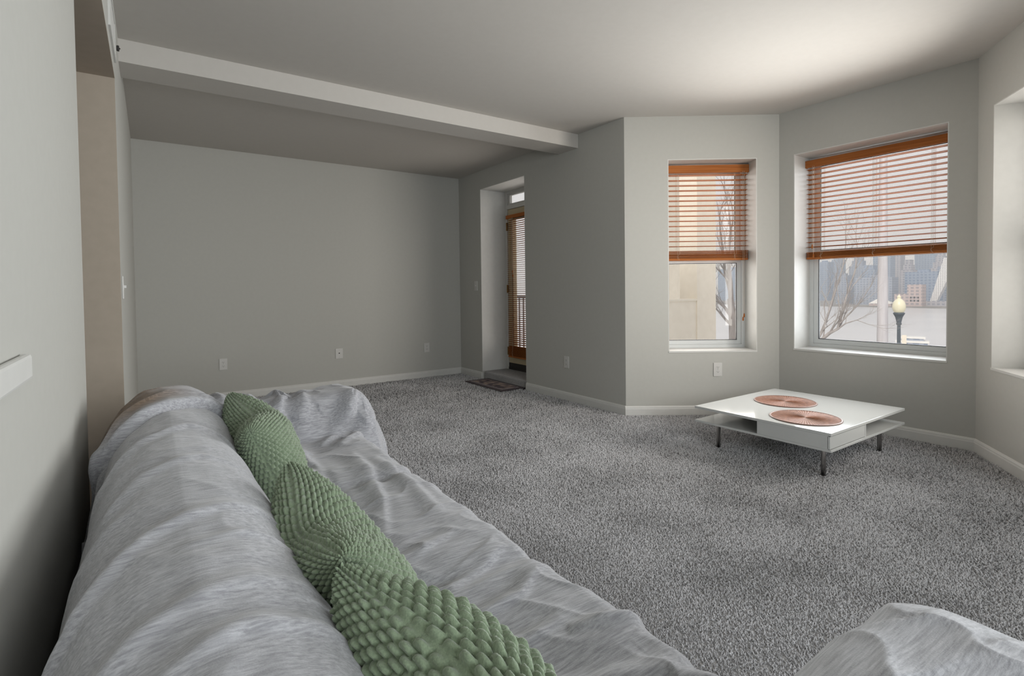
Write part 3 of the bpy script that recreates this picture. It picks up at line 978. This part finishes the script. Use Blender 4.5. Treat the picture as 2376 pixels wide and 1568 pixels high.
# river haze: thin real air between the building and the far shore
hz = bpy.data.materials.new('river_haze')
hz.use_nodes = True
n_ = hz.node_tree.nodes
n_.clear()
ho = n_.new('ShaderNodeOutputMaterial')
vs_ = n_.new('ShaderNodeVolumeScatter')
vs_.inputs['Color'].default_value = (.86, .92, 1.0, 1)
vs_.inputs['Density'].default_value = .0006
hz.node_tree.links.new(vs_.outputs[0], ho.inputs['Volume'])
hb = MB().box(60, 1395, -800, 1400, -28.8, 160).build('haze', hz)
tag(hb, 'thin pale winter haze over the river', 'haze', kind='stuff')

# ------------------------------------------------------------------ sofa (under its grey cover)
M['leather'] = noise_mat('brown_leather', (.16, .085, .05), (.22, .12, .075), (30, 30, 30), 4, .5, .15, .001)
SY0, SY1 = .06, 2.86                       # outer ends of the two arms
sf = thing('sofa', 'long three seat sofa hidden under a grey cover along the left wall', 'sofa', (.4, 1.46, 0), 0)


def soft(x0, x1, y0, y1, z0, z1, b):
    m = MB().bbox(x0 - .4, x1 - .4, y0 - 1.46, y1 - 1.46, z0, z1, b)
    return m


soft(-.09, .80, SY0 + .06, SY1 - .06, .08, .26, .02).build('base', M['leather'], sf)
soft(-.085, .15, SY0 + .08, SY1 - .26, .26, .62, .05).build('backrest', M['leather'], sf)
soft(-.02, .84, SY0 + .05, SY0 + .25, .08, .52, .05).build('armrest', M['leather'], sf)
soft(-.02, .84, SY1 - .25, SY1 - .05, .08, .52, .05).build('armrest', M['leather'], sf)
for k in range(3):
    y0 = SY0 + .27 + k * .753
    soft(.18, .72, y0, y0 + .745, .26, .385, .04).build('seat_cushion', M['leather'], sf)
for x in (-.04, .74):
    for y in (SY0 + .12, SY1 - .12):
        MB().lathe([(.0001, 0), (.022, 0), (.03, .08), (.0001, .08)], 12, (x - .4, y - 1.46, 0)).build('foot', M['dark'], sf)


# ------------------------------------------------------------------ grey jersey sofa cover
def sstep(a, b, x):
    t = np.clip((x - a) / (b - a), 0, 1)
    return t * t * (3 - 2 * t)


def smax(a, b, k):
    h = np.clip(.5 + .5 * (a - b) / k, 0, 1)
    return b * (1 - h) + a * h + k * h * (1 - h)


def interp(xs, pts):
    """smooth monotone profile through points"""
    p = np.array(pts, float)
    t = np.interp(xs, p[:, 0], np.arange(len(p)))
    v = np.interp(xs, p[:, 0], p[:, 1])
    # light smoothing by averaging neighbours
    d = .012
    return (v * 2 + np.interp(xs - d, p[:, 0], p[:, 1]) + np.interp(xs + d, p[:, 0], p[:, 1])) / 4


def cover_height(X, Y):
    # back roll: outer hem, crown, inner slope
    bk = interp(X, [(-.30, .02), (-.165, .03), (-.150, .22), (-.140, .40), (-.128, .54), (-.108, .63), (-.07, .69), (-.02, .722), (.04, .735), (.10, .728), (.15, .705), (.19, .665), (.22, .60), (.245, .52), (.27, .44), (.30, .405), (.36, .36), (.42, .1), (.46, .0), (1.5, .0)])
    # crown dips a little towards the ends and is drawn in at the far end
    endf = sstep(2.74, 2.30, Y)
    bk = bk * (.90 + .10 * endf) * sstep(2.96, 2.80, Y) ** .5
    bk = np.where(Y > 2.2, np.minimum(bk, .735 - .05 * sstep(2.25, 2.6, Y)), bk)
    bk = bk * np.clip(sstep(-.10, .10, Y), .02, 1) ** .5
    # seat with three cushions
    seat = interp(X, [(.0, .37), (.28, .375), (.36, .40), (.50, .418), (.62, .426), (.72, .428), (.785, .424), (.815, .404), (.835, .36), (.85, .25), (.86, .12), (.87, .03), (.89, .012), (1.3, .0)])
    cu = np.minimum(np.abs(Y - 1.09), np.abs(Y - 1.84))
    seat = seat - .016 * np.exp(-(cu / .035) ** 2) * sstep(.30, .45, X)
    edge = 1 + .035 * np.cos((Y - .715) / .75 * 2 * PI)
    seat = seat * (1 - .04 * sstep(.6, .8, X) * (1 - np.cos(np.clip(cu / .25, 0, 1) * PI)) * 0)
    seat = seat * sstep(2.98, 2.80, Y) * sstep(-.06, .14, Y)
    # arms, crowned, with the cloth flaring out at the front

    def arm(yc, hw_, top, pw=4.0, dx=0.0):
        fl_ = .035 * sstep(.55, 0, top * 0 + .2)
        r = np.abs(Y - yc) / hw_
        py = np.clip(1 - r ** pw, 0, 1) ** .42
        px = interp(X - dx * sstep(.3, .8, X), [(-.2, 0), (-.12, .3), (-.02, .9), (.06, 1.0), (.70, 1.0), (.80, .995), (.86, .96), (.895, .88), (.92, .76), (.945, .58), (.97, .38), (.995, .18), (1.02, .03), (1.3, 0)])
        return top * py * px
    fa = arm(2.70, .235, .615 + .012 * np.sin(X * 9))
    na = arm(.14, .285, .640, 6.0, .11)
    z = smax(bk, seat, .05)
    z = smax(z, fa, .05)
    z = smax(z, na, .05)
    return np.clip(z, .012, None)


x_lin = np.concatenate([np.linspace(-.175, -.09, 60, endpoint=False), np.linspace(-.09, .32, 120, endpoint=False), np.linspace(.32, .72, 80, endpoint=False), np.linspace(.72, 1.17, 140)])
y_lin = np.concatenate([np.linspace(-.12, .5, 130, endpoint=False), np.linspace(.5, 2.4, 400, endpoint=False), np.linspace(2.4, 2.99, 170)])
GX, GY = np.meshgrid(x_lin, y_lin, indexing='ij')
GZ = cover_height(GX, GY)
Pn = np.stack([GX, GY, GZ], -1)
# wavy lower hems
hem = sstep(.35, .02, GZ)


def normals(P):
    du = np.gradient(P, axis=0)
    dv = np.gradient(P, axis=1)
    n = np.cross(du, dv)
    return n / (np.linalg.norm(n, axis=-1, keepdims=True) + 1e-9)


def fold(P, pts, amp, wid, asym=.0, taper=True):
    """ridge along a polyline given in (x, y); returns signed bump"""
    d_best = np.full(P.shape[:2], 1e9)
    s_best = np.zeros(P.shape[:2])
    sd = np.zeros(P.shape[:2])
    pts = np.array(pts, float)
    seg = np.linalg.norm(np.diff(pts, axis=0), axis=1)
    cum = np.concatenate([[0], np.cumsum(seg)])
    for i in range(len(seg)):
        a, b = pts[i], pts[i + 1]
        ab = (b - a) / seg[i]
        rx, ry = P[..., 0] - a[0], P[..., 1] - a[1]
        if pts.shape[1] == 3:
            rz = P[..., 2] - a[2]
            t = np.clip(rx * ab[0] + ry * ab[1] + rz * ab[2], 0, seg[i])
            dx, dy, dz = rx - t * ab[0], ry - t * ab[1], rz - t * ab[2]
            d = np.sqrt(dx * dx + dy * dy + dz * dz)
            side = np.sign(dy)
        else:
            t = np.clip(rx * ab[0] + ry * ab[1], 0, seg[i])
            dx, dy = rx - t * ab[0], ry - t * ab[1]
            d = np.hypot(dx, dy)
            side = np.sign(ab[0] * dy - ab[1] * dx)
        m = d < d_best
        d_best = np.where(m, d, d_best)
        s_best = np.where(m, (cum[i] + t) / cum[-1], s_best)
        sd = np.where(m, side, sd)
    w = wid * np.where(sd > 0, 1 + asym, 1 - asym)
    prof = np.exp(-(d_best / w) ** 2)
    trough = -.45 * np.exp(-((d_best - 1.7 * w) / w) ** 2) * (sd > 0)
    e = np.sin(np.clip(s_best, 0, 1) * PI) ** .6 if taper else 1.0
    return amp * (prof + trough) * e


FOLDS = [
    # across the back of the sofa: (x, y, z) lines from the outer side up over the crown
    ([(-.15, .62, .40), (-.13, .74, .55), (-.09, .86, .67), (-.01, .97, .73), (.10, 1.02, .73), (.19, 1.03, .67)], .013, .024, .45),
    ([(-.14, .50, .45), (-.11, .60, .62), (-.02, .70, .72), (.08, .74, .735), (.18, .74, .68)], .010, .022, .3),
    ([(-.02, .60, .72), (.08, .64, .735), (.19, .62, .67)], .008, .018, .3),
    ([(-.10, 1.15, .64), (-.02, 1.30, .72), (.08, 1.36, .735), (.19, 1.33, .68)], .009, .026, .3),
    ([(-.12, 1.42, .60), (-.03, 1.62, .72), (.07, 1.70, .735), (.18, 1.68, .68)], .011, .030, .4),
    ([(-.14, 1.70, .45), (-.12, 1.88, .60), (-.05, 2.05, .70), (.05, 2.14, .725), (.15, 2.14, .70), (.21, 2.08, .62)], .020, .030, .55),
    ([(-.14, 1.95, .45), (-.10, 2.15, .63), (-.02, 2.28, .70), (.08, 2.36, .70), (.18, 2.34, .64)], .016, .030, .3),
    ([(.02, .88, .73), (.12, .90, .72), (.20, .87, .65)], .006, .016, .2),
    ([(-.13, 1.0, .52), (-.08, 1.12, .68), (.0, 1.2, .73)], .006, .03, .2),
    # seat wrinkles
    ([(.40, 1.10), (.55, 1.06), (.66, 1.10), (.76, 1.16)], .012, .022, .4),
    ([(.38, .98), (.52, .92), (.66, .94), (.78, 1.02)], .010, .020, .4),
    ([(.42, 1.22), (.56, 1.24), (.70, 1.30)], .008, .022, .3),
    ([(.44, .86), (.58, .80), (.70, .82)], .008, .018, .3),
    ([(.46, .74), (.60, .64), (.74, .60), (.80, .62)], .010, .022, .3),
    ([(.50, 1.34), (.60, 1.62), (.66, 1.90), (.68, 2.2)], .010, .028, .4),
    ([(.40, 1.36), (.47, 1.66), (.50, 2.0), (.52, 2.3)], .013, .032, .4),
    ([(.40, 2.25), (.46, 2.05), (.48, 1.80), (.46, 1.55)], .016, .030, -.3),
    ([(.70, 1.40), (.74, 1.7), (.74, 2.1)], .008, .025, .3),
    ([(.72, .58), (.80, .52), (.84, .46)], .014, .024, .2),
    ([(.60, .58), (.74, .48), (.82, .42)], .012, .022, .2),
    ([(.66, .78), (.78, .74), (.84, .74)], .012, .020, .2),
    # far arm: cloth pulled in pleats over the crown and down the inside
    ([(.34, 2.86, .45), (.34, 2.78, .60), (.36, 2.62, .62), (.40, 2.50, .55), (.42, 2.44, .44)], .022, .026, .5),
    ([(.24, 2.85, .45), (.24, 2.76, .60), (.25, 2.62, .62), (.28, 2.50, .56)], .018, .028, .3),
    ([(.50, 2.86, .45), (.49, 2.78, .60), (.50, 2.64, .62), (.46, 2.52, .56), (.43, 2.46, .46), (.41, 2.40, .40)], .026, .026, .6),
    ([(.56, 2.84, .56), (.60, 2.70, .62), (.58, 2.56, .60), (.54, 2.47, .50), (.50, 2.42, .42)], .016, .030, .3),
    ([(.84, 2.62, .60), (.80, 2.54, .57), (.74, 2.48, .50), (.68, 2.44, .44), (.60, 2.38, .42)], .026, .026, .5),
    ([(.90, 2.56, .50), (.84, 2.48, .46), (.76, 2.40, .42), (.66, 2.30, .42)], .018, .026, .4),
    ([(.93, 2.60, .45), (.95, 2.56, .30), (.98, 2.52, .12)], .020, .030, .2),
    ([(.92, 2.74, .48), (.95, 2.74, .30), (.99, 2.76, .1)], .020, .030, .2),
    ([(.48, 2.40, .44), (.50, 2.28, .43), (.49, 2.10, .42)], .024, .030, .4),
    # near arm
    ([(.55, .32, .58), (.70, .24, .615), (.84, .20, .60), (.92, .16, .48)], .010, .030, .3),
    ([(.62, .12, .60), (.78, .08, .60), (.90, .06, .48)], .012, .035, .3),
    ([(.80, .34, .55), (.87, .28, .54), (.92, .26, .45), (.96, .26, .25)], .014, .030, .3),
]
N0 = normals(Pn)
disp = np.zeros(GX.shape)
for q in FOLDS:
    disp += fold(Pn, *q) * (1.05 if len(q[0][0]) == 3 and q[0][0][1] < 2.4 else 1.15)
# loose low and mid frequency unevenness of the cloth
lo = (vnoise(GX * 5 + 3, GY * 4, 1) - .5) * .012 + (vnoise(GX * 11 + GY * 3, GY * 9 - GX * 4, 2) - .5) * .007
rid = 1 - np.abs(2 * vnoise(GX * 9 + GY * 5 + 7, GY * 10 - GX * 3, 5) - 1)
disp += lo + np.where(GX < .26, .003, .006) * (rid ** 3 - .3)
disp += .02 * hem * np.sin(GY * 38 + 3 * vnoise(GX * 3, GY * 5, 8)) * .6 * np.where((GY > 2.44) | (GY < .42), 1, .25)
disp += .012 * hem * np.sin(GX * 46 + GY * 9)
# turned-back flap at the far end of the back: a step with a rolled lip
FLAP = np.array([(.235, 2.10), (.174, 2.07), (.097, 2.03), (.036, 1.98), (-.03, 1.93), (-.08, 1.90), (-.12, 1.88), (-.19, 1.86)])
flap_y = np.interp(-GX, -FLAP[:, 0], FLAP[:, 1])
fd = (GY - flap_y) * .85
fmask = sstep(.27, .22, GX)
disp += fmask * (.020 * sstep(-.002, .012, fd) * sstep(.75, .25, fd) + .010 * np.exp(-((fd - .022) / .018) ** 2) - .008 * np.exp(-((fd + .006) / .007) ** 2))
brown = fmask * sstep(.02, .10, fd + .10 * (vnoise(GX * 3, GY * 14, 21) - .5)) * sstep(.16, -.02, GX) * sstep(2.75, 2.6, GY)  # painted tint mask, stands for brown light bounced onto the flap
Pd = Pn + N0 * disp[..., None]
Pd[..., 2] = np.maximum(Pd[..., 2], .006)
nx_, ny_ = GX.shape
cover_faces = grid_faces(nx_, ny_)
keep = GZ.ravel()[cover_faces].max(1) > .03
cv_me = None
cv_me = np_mesh('sofa_cover', Pd.reshape(-1, 3) - np.array([.4, 1.46, 0]), cover_faces[keep])

ba = cv_me.attributes.new('bounce_tint', 'FLOAT', 'POINT')
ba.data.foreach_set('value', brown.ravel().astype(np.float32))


def heather(name, c_dark, c_lite, stretch):
    m = mat(name, c_lite, .92, spec=.15)
    n = m.node_tree.nodes
    L = m.node_tree.links
    b = n['Principled BSDF']
    t = n.new('ShaderNodeTexCoord')
    mp = n.new('ShaderNodeMapping')
    mp.inputs['Scale'].default_value = stretch
    mp.inputs['Rotation'].default_value = (0, 0, .12)
    L.new(t.outputs['Object'], mp.inputs[0])
    a = n.new('ShaderNodeTexNoise')
    a.inputs['Scale'].default_value = 1.0
    a.inputs['Detail'].default_value = 5
    a.inputs['Roughness'].default_value = .72
    L.new(mp.outputs[0], a.inputs['Vector'])
    r = n.new('ShaderNodeValToRGB')
    r.color_ramp.elements[0].position = .36
    r.color_ramp.elements[0].color = (*c_dark, 1)
    r.color_ramp.elements[1].position = .66
    r.color_ramp.elements[1].color = (*c_lite, 1)
    L.new(a.outputs['Fac'], r.inputs[0])
    ra = n.new('ShaderNodeAttribute')                 # brown bounced light painted into the cloth colour on the flap
    ra.attribute_name = 'bounce_tint'
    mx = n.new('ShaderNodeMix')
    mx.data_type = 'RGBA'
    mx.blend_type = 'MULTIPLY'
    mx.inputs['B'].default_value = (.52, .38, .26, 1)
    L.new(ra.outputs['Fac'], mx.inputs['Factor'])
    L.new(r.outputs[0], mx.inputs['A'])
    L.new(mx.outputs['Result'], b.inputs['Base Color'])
    w = n.new('ShaderNodeTexNoise')
    w.inputs['Scale'].default_value = 420
    L.new(t.outputs['Object'], w.inputs['Vector'])
    bp = n.new('ShaderNodeBump')
    bp.inputs['Strength'].default_value = .35
    bp.inputs['Distance'].default_value = .0012
    L.new(w.outputs['Fac'], bp.inputs['Height'])
    L.new(bp.outputs[0], b.inputs['Normal'])
    b.inputs['Sheen Weight'].default_value = .3
    return m


M['jersey'] = heather('grey_heather_jersey', (.265, .266, .285), (.475, .478, .505), (15, 190, 190))
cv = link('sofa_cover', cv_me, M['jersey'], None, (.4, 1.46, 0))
tag(cv, 'crumpled grey heather jersey cover draped over the whole sofa', 'sofa cover')


# ------------------------------------------------------------------ chunky knit cushions
def cushion(label, c, size, lean, yaw, roll, chop, seed, thick=.098, cols=28, rows=38):
    W_, H_ = size
    t = thing('knit_cushion', label, 'cushion', c, 0, group='green knit cushions on the sofa')
    N = 270
    p = np.linspace(-1, 1, N)
    PU, PV = np.meshgrid(p, p, indexing='ij')
    U, V = np.sin(PU * PI / 2), np.sin(PV * PI / 2)      # U along width (world y), V along height
    parts = []
    for sgn in (1, -1):
        prof = np.clip((1 - U ** 2) * (1 - V ** 2), 0, 1) ** .40
        # outline: edges pulled in between the corners
        xx = W_ * .5 * U * (1 - .06 * (1 - V ** 2))
        yy = H_ * .5 * V * (1 - .06 * (1 - U ** 2))
        zz = sgn * thick * prof
        # pushed-in top edge: dip between the two upper corners
        dip = chop * np.exp(-((U + .08) / .42) ** 2) * sstep(-.1, 1.0, V)
        yy = yy - dip
        zz = zz + .45 * dip * np.sin(U * 2.5 + seed) + .018 * np.sin(U * 2.1 + seed) * sstep(0, 1, V)
        # soft slumps
        zz = zz + sgn * .012 * (vnoise(U * 2 + seed, V * 2 + sgn, seed) - .5) * prof
        S = np.stack([zz, xx, yy], -1)                    # local: x = front normal, y = width, z = height
        nr = normals(S)
        nr = nr * np.sign(np.sum(nr * np.array([sgn, 0, 0]), -1, keepdims=True).mean())
        # knit: staggered plump stitches in rows, spaced along the surface
        rw = (PV * .5 + .5) * rows + .25 * np.sin(PU * 5 + seed)
        ri = np.floor(rw)
        cw = (PU * .5 + .5) * cols + .5 * (ri % 2) + .08 * (vnoise(PU * 5 + seed, PV * 5, seed) - .5)
        a_ = (cw - np.floor(cw)) * 2 - 1
        b_ = (rw - ri) * 2 - 1
        jit = vnoise(np.floor(cw) * 1.7, ri * 1.3, seed + 3)
        st_ = np.clip(1 - np.abs(a_) ** 2.0, 0, 1) ** .55 * np.clip(1 - np.abs(b_ + .3 * a_ * a_ - .1) ** 2.0, 0, 1) ** .55
        fz = vnoise(PU * 170 + seed, PV * 170, seed + 9) - .5
        edge = sstep(0, .02, 1 - np.maximum(np.abs(PU), np.abs(PV)))
        knit = (.0115 * st_ * (.7 + .6 * jit) + .002 * fz - .003) * edge
        parts.append(S + nr * knit[..., None])
    V0 = np.concatenate([q.reshape(-1, 3) for q in parts])
    F0 = np.concatenate([grid_faces(N, N), grid_faces(N, N, N * N)[:, ::-1]])
    # lean (about y), roll (about x), yaw (about z)
    R = np.array((Matrix.Rotation(yaw, 3, 'Z') @ Matrix.Rotation(-lean, 3, 'Y') @ Matrix.Rotation(roll, 3, 'X')))
    me = np_mesh('knit_cover', V0 @ R.T, F0)
    link('knit_cover', me, M['knit'], t)
    return t


M['knit'] = noise_mat('sage_green_chenille', (.185, .237, .156), (.235, .295, .196), (420, 420, 420), 3, .95, .5, .002, spec=.1, sheen=.35)
cushion('sage green knit cushion at the far end of the sofa', (.300, 1.87, .555), (.54, .38), .38, -.06, .03, .024, 2)
cushion('sage green knit cushion in the middle of the row', (.290, .965, .550), (.48, .38), .40, -.03, -.02, .022, 5)
cushion('sage green knit cushion closest to the camera', (.300, .475, .550), (.48, .38), .42, .03, .03, .012, 8)

# ------------------------------------------------------------------ carpet pile (nobody could count the tufts)
_pile = [(.86, .2), (.86, 2.5), (.25, 2.9), (-.1, 3.3), (-.1, 6.03), (XW - .02, 6.03), (XW - .02, PB[1]), (PC[0] - .03, PC[1] - .01), (PD[0] - .03, PD[1] + .01), (PE[0] - .02, PE[1]), (PE[0] - .04, .1), (1.2, -.2)]
bmp = bmesh.new()
bmp.faces.new([bmp.verts.new((p[0], p[1], .0005)) for p in _pile])
for f_ in bmp.faces:
    f_.normal_update()
    if f_.normal.z < 0:
        f_.normal_flip()
bmesh.ops.triangulate(bmp, faces=bmp.faces[:])
bmesh.ops.subdivide_edges(bmp, edges=bmp.edges[:], cuts=30, use_grid_fill=True)
pme = bpy.data.meshes.new('carpet_pile')
bmp.to_mesh(pme)
bmp.free()
pl = link('carpet_pile', pme, None)
tag(pl, 'short twisted grey carpet pile over the floor', 'carpet', kind='stuff')
M['pile'] = mat('carpet_pile', (.4, .4, .4), .95, spec=.1)
pn, pL = M['pile'].node_tree.nodes, M['pile'].node_tree.links
at = pn.new('ShaderNodeAttribute')
at.attribute_type = 'INSTANCER'
at.attribute_name = 'tint'
prm = pn.new('ShaderNodeValToRGB')
prm.color_ramp.elements[0].color = (.20, .196, .195, 1)
prm.color_ramp.elements[1].color = (.61, .602, .61, 1)
pL.new(at.outputs['Fac'], prm.inputs[0])
pL.new(prm.outputs[0], pn['Principled BSDF'].inputs['Base Color'])
gt_ = bpy.data.node_groups.new('carpet_tufts', 'GeometryNodeTree')
gt_.interface.new_socket('Geometry', in_out='INPUT', socket_type='NodeSocketGeometry')
gt_.interface.new_socket('Geometry', in_out='OUTPUT', socket_type='NodeSocketGeometry')
gn, gl_ = gt_.nodes, gt_.links
gi = gn.new('NodeGroupInput')
go = gn.new('NodeGroupOutput')
ds = gn.new('GeometryNodeDistributePointsOnFaces')
pz = gn.new('GeometryNodeInputPosition')
vl = gn.new('ShaderNodeVectorMath')
vl.operation = 'LENGTH'
gl_.new(pz.outputs[0], vl.inputs[0])
dn = gn.new('ShaderNodeMapRange')                # thinner, larger tufts where they are too far off to tell apart
dn.inputs['From Min'].default_value = 1.6
dn.inputs['From Max'].default_value = 5.5
dn.inputs['To Min'].default_value = 50000
dn.inputs['To Max'].default_value = 8000
gl_.new(vl.outputs['Value'], dn.inputs['Value'])
gl_.new(dn.outputs[0], ds.inputs['Density'])
dsz = gn.new('ShaderNodeMapRange')
dsz.inputs['From Min'].default_value = 1.6
dsz.inputs['From Max'].default_value = 5.5
dsz.inputs['To Min'].default_value = .50
dsz.inputs['To Max'].default_value = 1.25
gl_.new(vl.outputs['Value'], dsz.inputs['Value'])
nm = gn.new('GeometryNodeInputNormal')
cmp_ = gn.new('FunctionNodeCompare')
sx_ = gn.new('ShaderNodeSeparateXYZ')
gl_.new(nm.outputs[0], sx_.inputs[0])
gl_.new(sx_.outputs['Z'], cmp_.inputs[0])
cmp_.inputs[1].default_value = .5
gl_.new(gi.outputs[0], ds.inputs['Mesh'])
gl_.new(cmp_.outputs[0], ds.inputs['Selection'])
cn = gn.new('GeometryNodeMeshCone')
cn.inputs['Vertices'].default_value = 5
cn.inputs['Radius Top'].default_value = .0016
cn.inputs['Radius Bottom'].default_value = .0034
cn.inputs['Depth'].default_value = .0105
smn = gn.new('GeometryNodeSetMaterial')
smn.inputs['Material'].default_value = M['pile']
gl_.new(cn.outputs['Mesh'], smn.inputs['Geometry'])
ip = gn.new('GeometryNodeInstanceOnPoints')
gl_.new(ds.outputs['Points'], ip.inputs['Points'])
gl_.new(smn.outputs[0], ip.inputs['Instance'])
rv = gn.new('FunctionNodeRandomValue')
rv.data_type = 'FLOAT_VECTOR'
rv.inputs['Min'].default_value = (-.6, -.6, 0)
rv.inputs['Max'].default_value = (.6, .6, 6.28)
e2r = gn.new('FunctionNodeEulerToRotation')
gl_.new(rv.outputs['Value'], e2r.inputs[0])
gl_.new(e2r.outputs[0], ip.inputs['Rotation'])
rs = gn.new('FunctionNodeRandomValue')
rs.inputs[2].default_value = .7
rs.inputs[3].default_value = 1.35
szm = gn.new('ShaderNodeMath')
szm.operation = 'MULTIPLY'
gl_.new(rs.outputs[1], szm.inputs[0])
gl_.new(dsz.outputs[0], szm.inputs[1])
gl_.new(szm.outputs[0], ip.inputs['Scale'])
sa = gn.new('GeometryNodeStoreNamedAttribute')
sa.domain = 'INSTANCE'
sa.data_type = 'FLOAT'
sa.inputs['Name'].default_value = 'tint'
# tint: per tuft chance, plus shading of brushed, leaning pile painted in patches
rt_ = gn.new('FunctionNodeRandomValue')
ps_ = gn.new('GeometryNodeInputPosition')
nz = gn.new('ShaderNodeTexNoise')
nz.inputs['Scale'].default_value = 2.2
nz.inputs['Detail'].default_value = 4
gl_.new(ps_.outputs[0], nz.inputs['Vector'])
mm1 = gn.new('ShaderNodeMath')
mm1.operation = 'MULTIPLY_ADD'
mm1.inputs[1].default_value = 1.3
mm1.inputs[2].default_value = -.62
gl_.new(nz.outputs[0], mm1.inputs[0])
mm2 = gn.new('ShaderNodeMath')
mm2.operation = 'ADD'
gl_.new(mm1.outputs[0], mm2.inputs[0])
gl_.new(rt_.outputs[1], mm2.inputs[1])
gl_.new(mm2.outputs[0], sa.inputs['Value'])
gl_.new(ip.outputs['Instances'], sa.inputs['Geometry'])
jg = gn.new('GeometryNodeJoinGeometry')
gl_.new(gi.outputs[0], jg.inputs[0])
gl_.new(sa.outputs[0], jg.inputs[0])
gl_.new(jg.outputs[0], go.inputs[0])
pl.data.materials.append(M['carpet'])
md = pl.modifiers.new('tufts', 'NODES')
md.node_group = gt_
